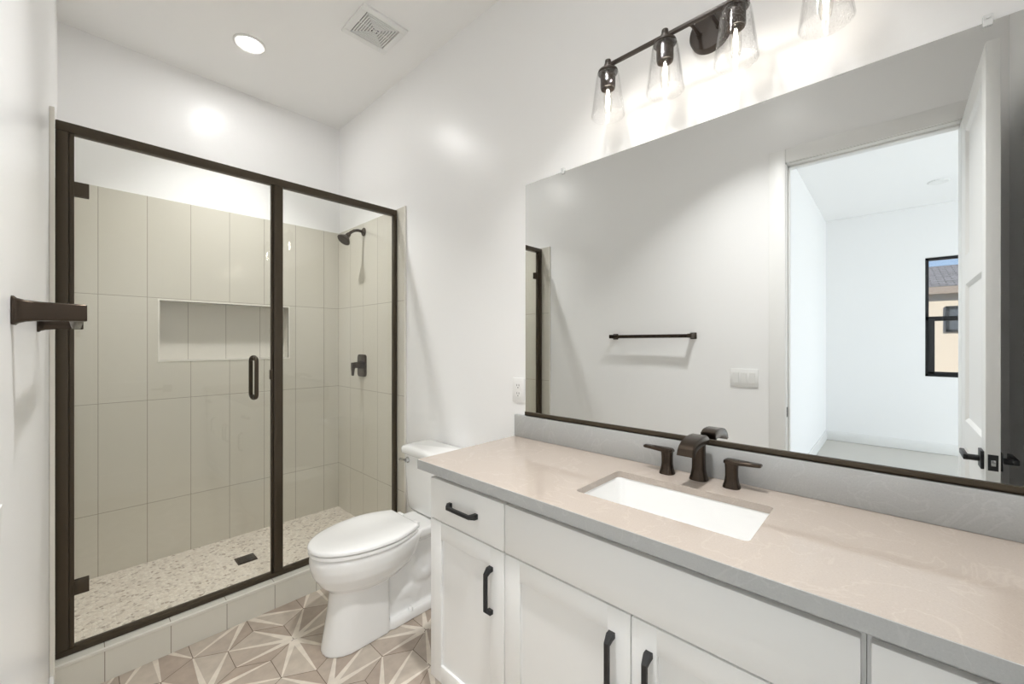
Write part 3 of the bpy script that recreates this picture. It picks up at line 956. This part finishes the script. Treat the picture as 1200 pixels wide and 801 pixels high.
# ------------------------------------------------------------------ mirror
MY0, MY1, MZ0, MZ1 = YB + 0.005, 1.250, 1.018, 2.088
mr = thing('mirror', 'large frameless wall mirror with a dark channel along its bottom edge', 'mirror', (XR, 0.43, MZ0))
obj('mirror_glass', MB().box(XR - 0.007, XR - 0.0015, MY0, MY1, MZ0 + 0.004, MZ1), M['mirror'], mr, smooth=False)
b = MB().box(XR - 0.013, XR - 0.0008, MY0, MY1, MZ0, MZ0 + 0.003)
b.box(XR - 0.013, XR - 0.0078, MY0, MY1, MZ0, MZ0 + 0.017, 0.0008)
obj('bottom_channel', b, M['bronze'], mr)
for y in (1.035, -0.158):
    b = MB()
    b.box(XR - 0.0125, XR - 0.0008, y - 0.008, y + 0.008, MZ1 + 0.001, MZ1 + 0.016, 0.002)
    b.box(XR - 0.0125, XR - 0.0078, y - 0.008, y + 0.008, MZ1 - 0.010, MZ1 + 0.006, 0.002)
    b.cyl((XR - 0.015, y, MZ1 + 0.009), (XR - 0.012, y, MZ1 + 0.009), 0.004, n=12)
    obj('clip', b, M['clip'], mr)

# ------------------------------------------------------------------ vanity light
LX, LZ = 1.312, 2.354
vl = thing('vanity_light', 'bronze bar light with four seeded glass shades above the mirror', 'wall light', (XR, 0.438, 2.35))
ys = [0.753, 0.544, 0.335, 0.126]
obj('bar', MB().box(LX - 0.006, LX + 0.006, ys[3] - 0.004, ys[0] + 0.004, LZ - 0.006, LZ + 0.006, 0.0015), M['fixture'], vl)
b = MB().lathe((XR, 0.4385, 2.375), [(0.064, -0.0005), (0.064, -0.020), (0.060, -0.026), (0.002, -0.027)], 'X', 48)
obj('canopy', b, M['fixture'], vl)
for y in (0.4385 + 0.030, 0.4385 - 0.030):
    b = MB().tube([(XR - 0.024, y, 2.372), (LX + 0.030, y, 2.366), (LX, y, LZ)], 0.0055, 12)
    b.lathe((XR - 0.026, y, 2.372), [(0.010, 0.001), (0.009, -0.004), (0.006, -0.005)], 'X', 16)
    obj('support_arm', b, M['fixture'], vl)
filament_shapes = []
for y in ys:
    b = MB()
    b.lathe((LX, y, LZ), [(0.004, 0.024), (0.010, 0.020), (0.011, 0.013), (0.009, 0.007), (0.0135, 0.005), (0.0145, -0.004), (0.022, -0.010), (0.0345, -0.019), (0.0365, -0.026), (0.033, -0.028)], n=28)
    obj('shade_cap', b, M['fixture'], vl)
    so = MB().lathe((LX, y, LZ), [(0.0255, -0.026), (0.0265, -0.031), (0.0265, -0.076), (0.0245, -0.084), (0.0225, -0.084), (0.0225, -0.060)], n=28)
    sock = obj('socket', so, M['fixture'], vl)
    bb = MB().lathe((LX, y, LZ), [(0.010, -0.080), (0.0130, -0.090), (0.0150, -0.110), (0.0150, -0.140), (0.0115, -0.165), (0.003, -0.176)], n=24)
    env = obj('bulb', bb, M['bulbglass'], sock)
    fl = MB()
    for k in range(4):
        a = PI / 4 + PI / 2 * k
        fl.tube([(LX + 0.002 * math.cos(a), y + 0.002 * math.sin(a), LZ - 0.088), (LX + 0.0065 * math.cos(a), y + 0.0065 * math.sin(a), LZ - 0.125), (LX + 0.003 * math.cos(a), y + 0.003 * math.sin(a), LZ - 0.160)], 0.0014, 8)
    filament_shapes.append((fl, sock))
    g = MB()
    prof = [(0.030, -0.0275), (0.0345, -0.0285), (0.0385, -0.032), (0.0410, -0.040), (0.0425, -0.052), (0.0595, -0.182)]
    inner = [(r - 0.0028, h) for r, h in reversed(prof)]
    inner[-1] = (0.0275, -0.0295)
    g.lathe((LX, y, LZ), prof + inner, n=48, cap=False)
    obj('glass_shade', g, M['seeded'], vl)

for fl, sock in filament_shapes:
    obj('filament', fl, M['bulb'], sock)

# ------------------------------------------------------------------ outlet and switch
ol = thing('power_outlet', 'white duplex outlet on the wall left of the mirror', 'outlet', (XR, 1.297, 1.130))
obj('cover_plate', MB().box(XR - 0.006, XR - 0.0004, 1.260, 1.334, 1.074, 1.188, 0.002), M['plate'], ol)
for k, z in enumerate((1.150, 1.112)):
    b = MB()
    pp = rrect(1.297, z, 0.034, 0.030, 0.010)
    b.loft([[(XR - 0.0055, p[0], p[1]) for p in pp], [(XR - 0.0075, p[0], p[1]) for p in pp]])
    rc_ = obj('socket', b, M['plate'], ol)
    b = MB()
    for dy in (-0.0065, 0.0065):
        b.box(XR - 0.0079, XR - 0.0074, 1.297 + dy - 0.0012, 1.297 + dy + 0.0012, z - 0.001, z + 0.008)
    b.lathe((XR, 1.297, z - 0.008), [(0.0028, -0.0074), (0.0028, -0.0079)], 'X', 12)
    obj('slots', b, M['dark'], rc_, smooth=False)
ls = thing('light_switch', 'white triple rocker switch plate beside the doorway', 'light switch', (XL, 0.698, 1.130))
obj('cover_plate', MB().box(XL + 0.0004, XL + 0.006, 0.618, 0.778, 1.074, 1.188, 0.002), M['plate'], ls)
for y in (0.651, 0.698, 0.745):
    b = MB()
    b.prism([(XL + 0.005, 1.098), (XL + 0.008, 1.098), (XL + 0.0105, 1.164), (XL + 0.005, 1.164)], 'Y', y - 0.0165, y + 0.0165)
    rk = obj('rocker', b, M['plate'], ls, smooth=False)

# ------------------------------------------------------------------ towel bar
tb = thing('towel_bar', 'bronze towel bar on two flared posts on the left wall', 'towel bar', (XL, 1.30, 1.400))
def sq(x, yc, zc, h, r=0.25):
    return [(x, p[0], p[1]) for p in rrect(yc, zc, 2 * h, 2 * h, h * r, 3)]
for y in (1.012, 1.608):
    b = MB()
    b.loft([sq(XL + x, y, 1.4035, h) for x, h in ((0.0004, 0.0225), (0.003, 0.0225), (0.006, 0.0195), (0.014, 0.0168), (0.028, 0.0152), (0.050, 0.0145), (0.080, 0.0143), (0.082, 0.0135))])
    obj('post', b, M['orb'], tb)
obj('bar', MB().box(XL + 0.060, XL + 0.078, 1.020, 1.600, 1.3900, 1.4150, 0.003), M['orb'], tb)

# ------------------------------------------------------------------ toilet
TYc = 1.810
to = thing('toilet', 'white two-piece toilet with closed lid between shower and vanity', 'toilet', (1.05, TYc, 0))
def skirt(xf, xb, w, z, n=56, frac=0.42):
    """plan section of the pedestal: round nose at xf, straight sides, flat back at xb"""
    xm = xf + (xb - xf) * frac
    pts = []
    for i in range(n):
        t = 2 * PI * i / n
        c_, s_ = math.cos(t), math.sin(t)
        ee = 1.0 if c_ < 0 else 2 / 9.0
        x = xm + ((xm - xf) if c_ < 0 else (xb - xm)) * math.copysign(abs(c_) ** ee, c_)
        y = w * math.copysign(abs(s_) ** (0.92 if c_ < 0 else ee), s_)
        pts.append((x, TYc + y, z))
    return pts
def rim(xf, xm, xb, w, wb, z, rc=0.010):
    """plan section of bowl, seat and lid: elliptical nose, sides drawing in to a straight back"""
    half = []
    for i in range(15):
        t = PI / 2 * i / 14
        half.append((xm - (xm - xf) * math.cos(t), w * math.sin(t) ** 0.95))
    for i in range(1, 9):
        q = i / 8.0
        half.append((xm + (xb - rc - xm) * q, w - (w - wb) * q ** 1.8))
    for i in range(1, 5):
        t = PI / 2 * i / 4
        half.append((xb - rc + rc * math.sin(t), wb - rc + rc * math.cos(t)))
    half.append((xb, wb * 0.4))
    pts = [(x, TYc + y, z) for x, y in half] + [(x, TYc - y, z) for x, y in reversed(half[1:])]
    return pts
b = MB()
# pedestal skirt (flat sided, sharp rear edge) growing into the bowl
b.loft([skirt(0.726, 1.012, 0.094, 0.000), skirt(0.728, 1.012, 0.0935, 0.012), skirt(0.742, 1.011, 0.092, 0.090),
        skirt(0.756, 1.010, 0.090, 0.170), skirt(0.764, 1.010, 0.090, 0.235), skirt(0.762, 1.012, 0.094, 0.290)])
bowl = MB()
bowl.loft([rim(0.790, 0.930, 1.060, 0.070, 0.060, 0.238, 0.03), rim(0.756, 0.935, 1.090, 0.106, 0.080, 0.262, 0.03), rim(0.722, 0.940, 1.120, 0.138, 0.100, 0.295, 0.03),
           rim(0.694, 0.950, 1.140, 0.162, 0.118, 0.340, 0.03), rim(0.682, 0.955, 1.150, 0.172, 0.126, 0.380, 0.03), rim(0.680, 0.960, 1.160, 0.175, 0.130, 0.410, 0.03),
           rim(0.684, 0.960, 1.165, 0.173, 0.130, 0.430, 0.03), rim(0.694, 0.960, 1.160, 0.165, 0.124, 0.436, 0.03)])
b.add(bowl.v, bowl.f)
# rear: foot flange, web, trapway, deck
foot = [(p[0], p[1]) for p in rrect(1.160, TYc, 0.330, 0.186, 0.040, 6)]
b.loft([[(x, y, 0.0) for x, y in foot], [(x, y, 0.036) for x, y in foot], [(1.17 + (x - 1.17) * 0.96, TYc + (y - TYc) * 0.92, 0.046) for x, y in foot]])
b.box(0.99, 1.30, TYc - 0.060, TYc + 0.050, 0.02, 0.395, 0.02, 3)
trap = [(1.00, 0.310), (1.055, 0.340), (1.105, 0.328), (1.138, 0.280), (1.150, 0.225), (1.180, 0.185), (1.225, 0.172), (1.262, 0.200), (1.275, 0.255), (1.280, 0.310), (1.285, 0.370)]
b.tube([(x, TYc, z) for x, z in trap], [0.056, 0.062, 0.068, 0.070, 0.070, 0.070, 0.070, 0.070, 0.070, 0.070, 0.070], 24)
b.tube([(1.050, TYc, 0.100), (1.090, TYc, 0.128), (1.130, TYc, 0.130), (1.165, TYc, 0.100), (1.180, TYc, 0.060)], [0.058, 0.068, 0.072, 0.070, 0.064], 20)
deck = [(p[0], p[1]) for p in rrect(1.270, TYc, 0.290, 0.236, 0.030, 6)]
dk2 = [(p[0], p[1]) for p in rrect(1.262, TYc, 0.240, 0.160, 0.040, 6)]
b.loft([[(x, y, 0.360) for x, y in dk2], [(x, y, 0.402) for x, y in deck], [(x, y, 0.430) for x, y in deck], [(1.27 + (x - 1.27) * 0.96, TYc + (y - TYc) * 0.96, 0.436) for x, y in deck]])
bo = obj('bowl', b, M['china'], to)
rm = bo.modifiers.new('blend', 'REMESH'); rm.mode = 'VOXEL'; rm.voxel_size = 0.0045; rm.use_smooth_shade = True
sm = bo.modifiers.new('soften', 'SMOOTH'); sm.factor = 0.5; sm.iterations = 12
# floor bolt caps
for s in (-1, 1):
    obj('bolt_cap', MB().lathe((1.120, TYc + s * 0.078, 0.044), [(0.013, -0.004), (0.013, 0.006), (0.009, 0.013), (0.001, 0.016)], n=20), M['china'], to)
# seat and lid
def seat_sec(g, z):
    return rim(0.676 + g, 0.960, 1.136 - g, 0.180 - g, 0.130 - g, z, 0.012)
b = MB()
b.loft([seat_sec(0.012, 0.4375), seat_sec(0.003, 0.4400), seat_sec(0.001, 0.4415), seat_sec(0.001, 0.4525), seat_sec(0.004, 0.4545), seat_sec(0.010, 0.4550)])
obj('seat', b, M['seat'], to, angle=50)
b = MB()
b.loft([seat_sec(0.014, 0.4600), seat_sec(0.003, 0.4602), seat_sec(-0.001, 0.4618), seat_sec(-0.001, 0.470), seat_sec(0.003, 0.4755), seat_sec(0.012, 0.4785), seat_sec(0.05, 0.4800), seat_sec(0.10, 0.4803)])
ld = obj('lid', b, M['seat'], to, angle=60)
for s in (-1, 1):
    obj('seat_hinge', MB().box(1.126, 1.166, TYc + s * 0.070 - 0.022, TYc + s * 0.070 + 0.022, 0.437, 0.466, 0.006, 3), M['seat'], to)
# tank
b = MB()
def tk(x0, x1, w, z, r=0.03):
    return [(p[0], p[1], z) for p in rrect((x0 + x1) / 2, TYc, x1 - x0, w, r, 6)]
b.loft([tk(1.262, 1.410, 0.315, 0.438), tk(1.252, 1.414, 0.335, 0.450), tk(1.248, 1.418, 0.345, 0.520), tk(1.238, 1.420, 0.366, 0.744)])
obj('tank', b, M['china'], to, angle=50)
b = MB()
b.loft([tk(1.232, 1.424, 0.384, 0.745), tk(1.226, 1.426, 0.396, 0.750), tk(1.226, 1.426, 0.396, 0.774), tk(1.232, 1.424, 0.386, 0.784), tk(1.250, 1.410, 0.350, 0.788)])
obj('tank_lid', b, M['china'], to, angle=60)
b = MB()
b.lathe((1.241, TYc + 0.130, 0.715), [(0.016, 0.002), (0.016, -0.006), (0.011, -0.010), (0.011, -0.018)], 'X', 24)
b.tube([(1.224, TYc + 0.130, 0.715), (1.221, TYc + 0.150, 0.714), (1.219, TYc + 0.178, 0.711), (1.219, TYc + 0.184, 0.7105)], [0.009, 0.0085, 0.0095, 0.005], 14)
obj('flush_lever', b, M['chrome'], to)
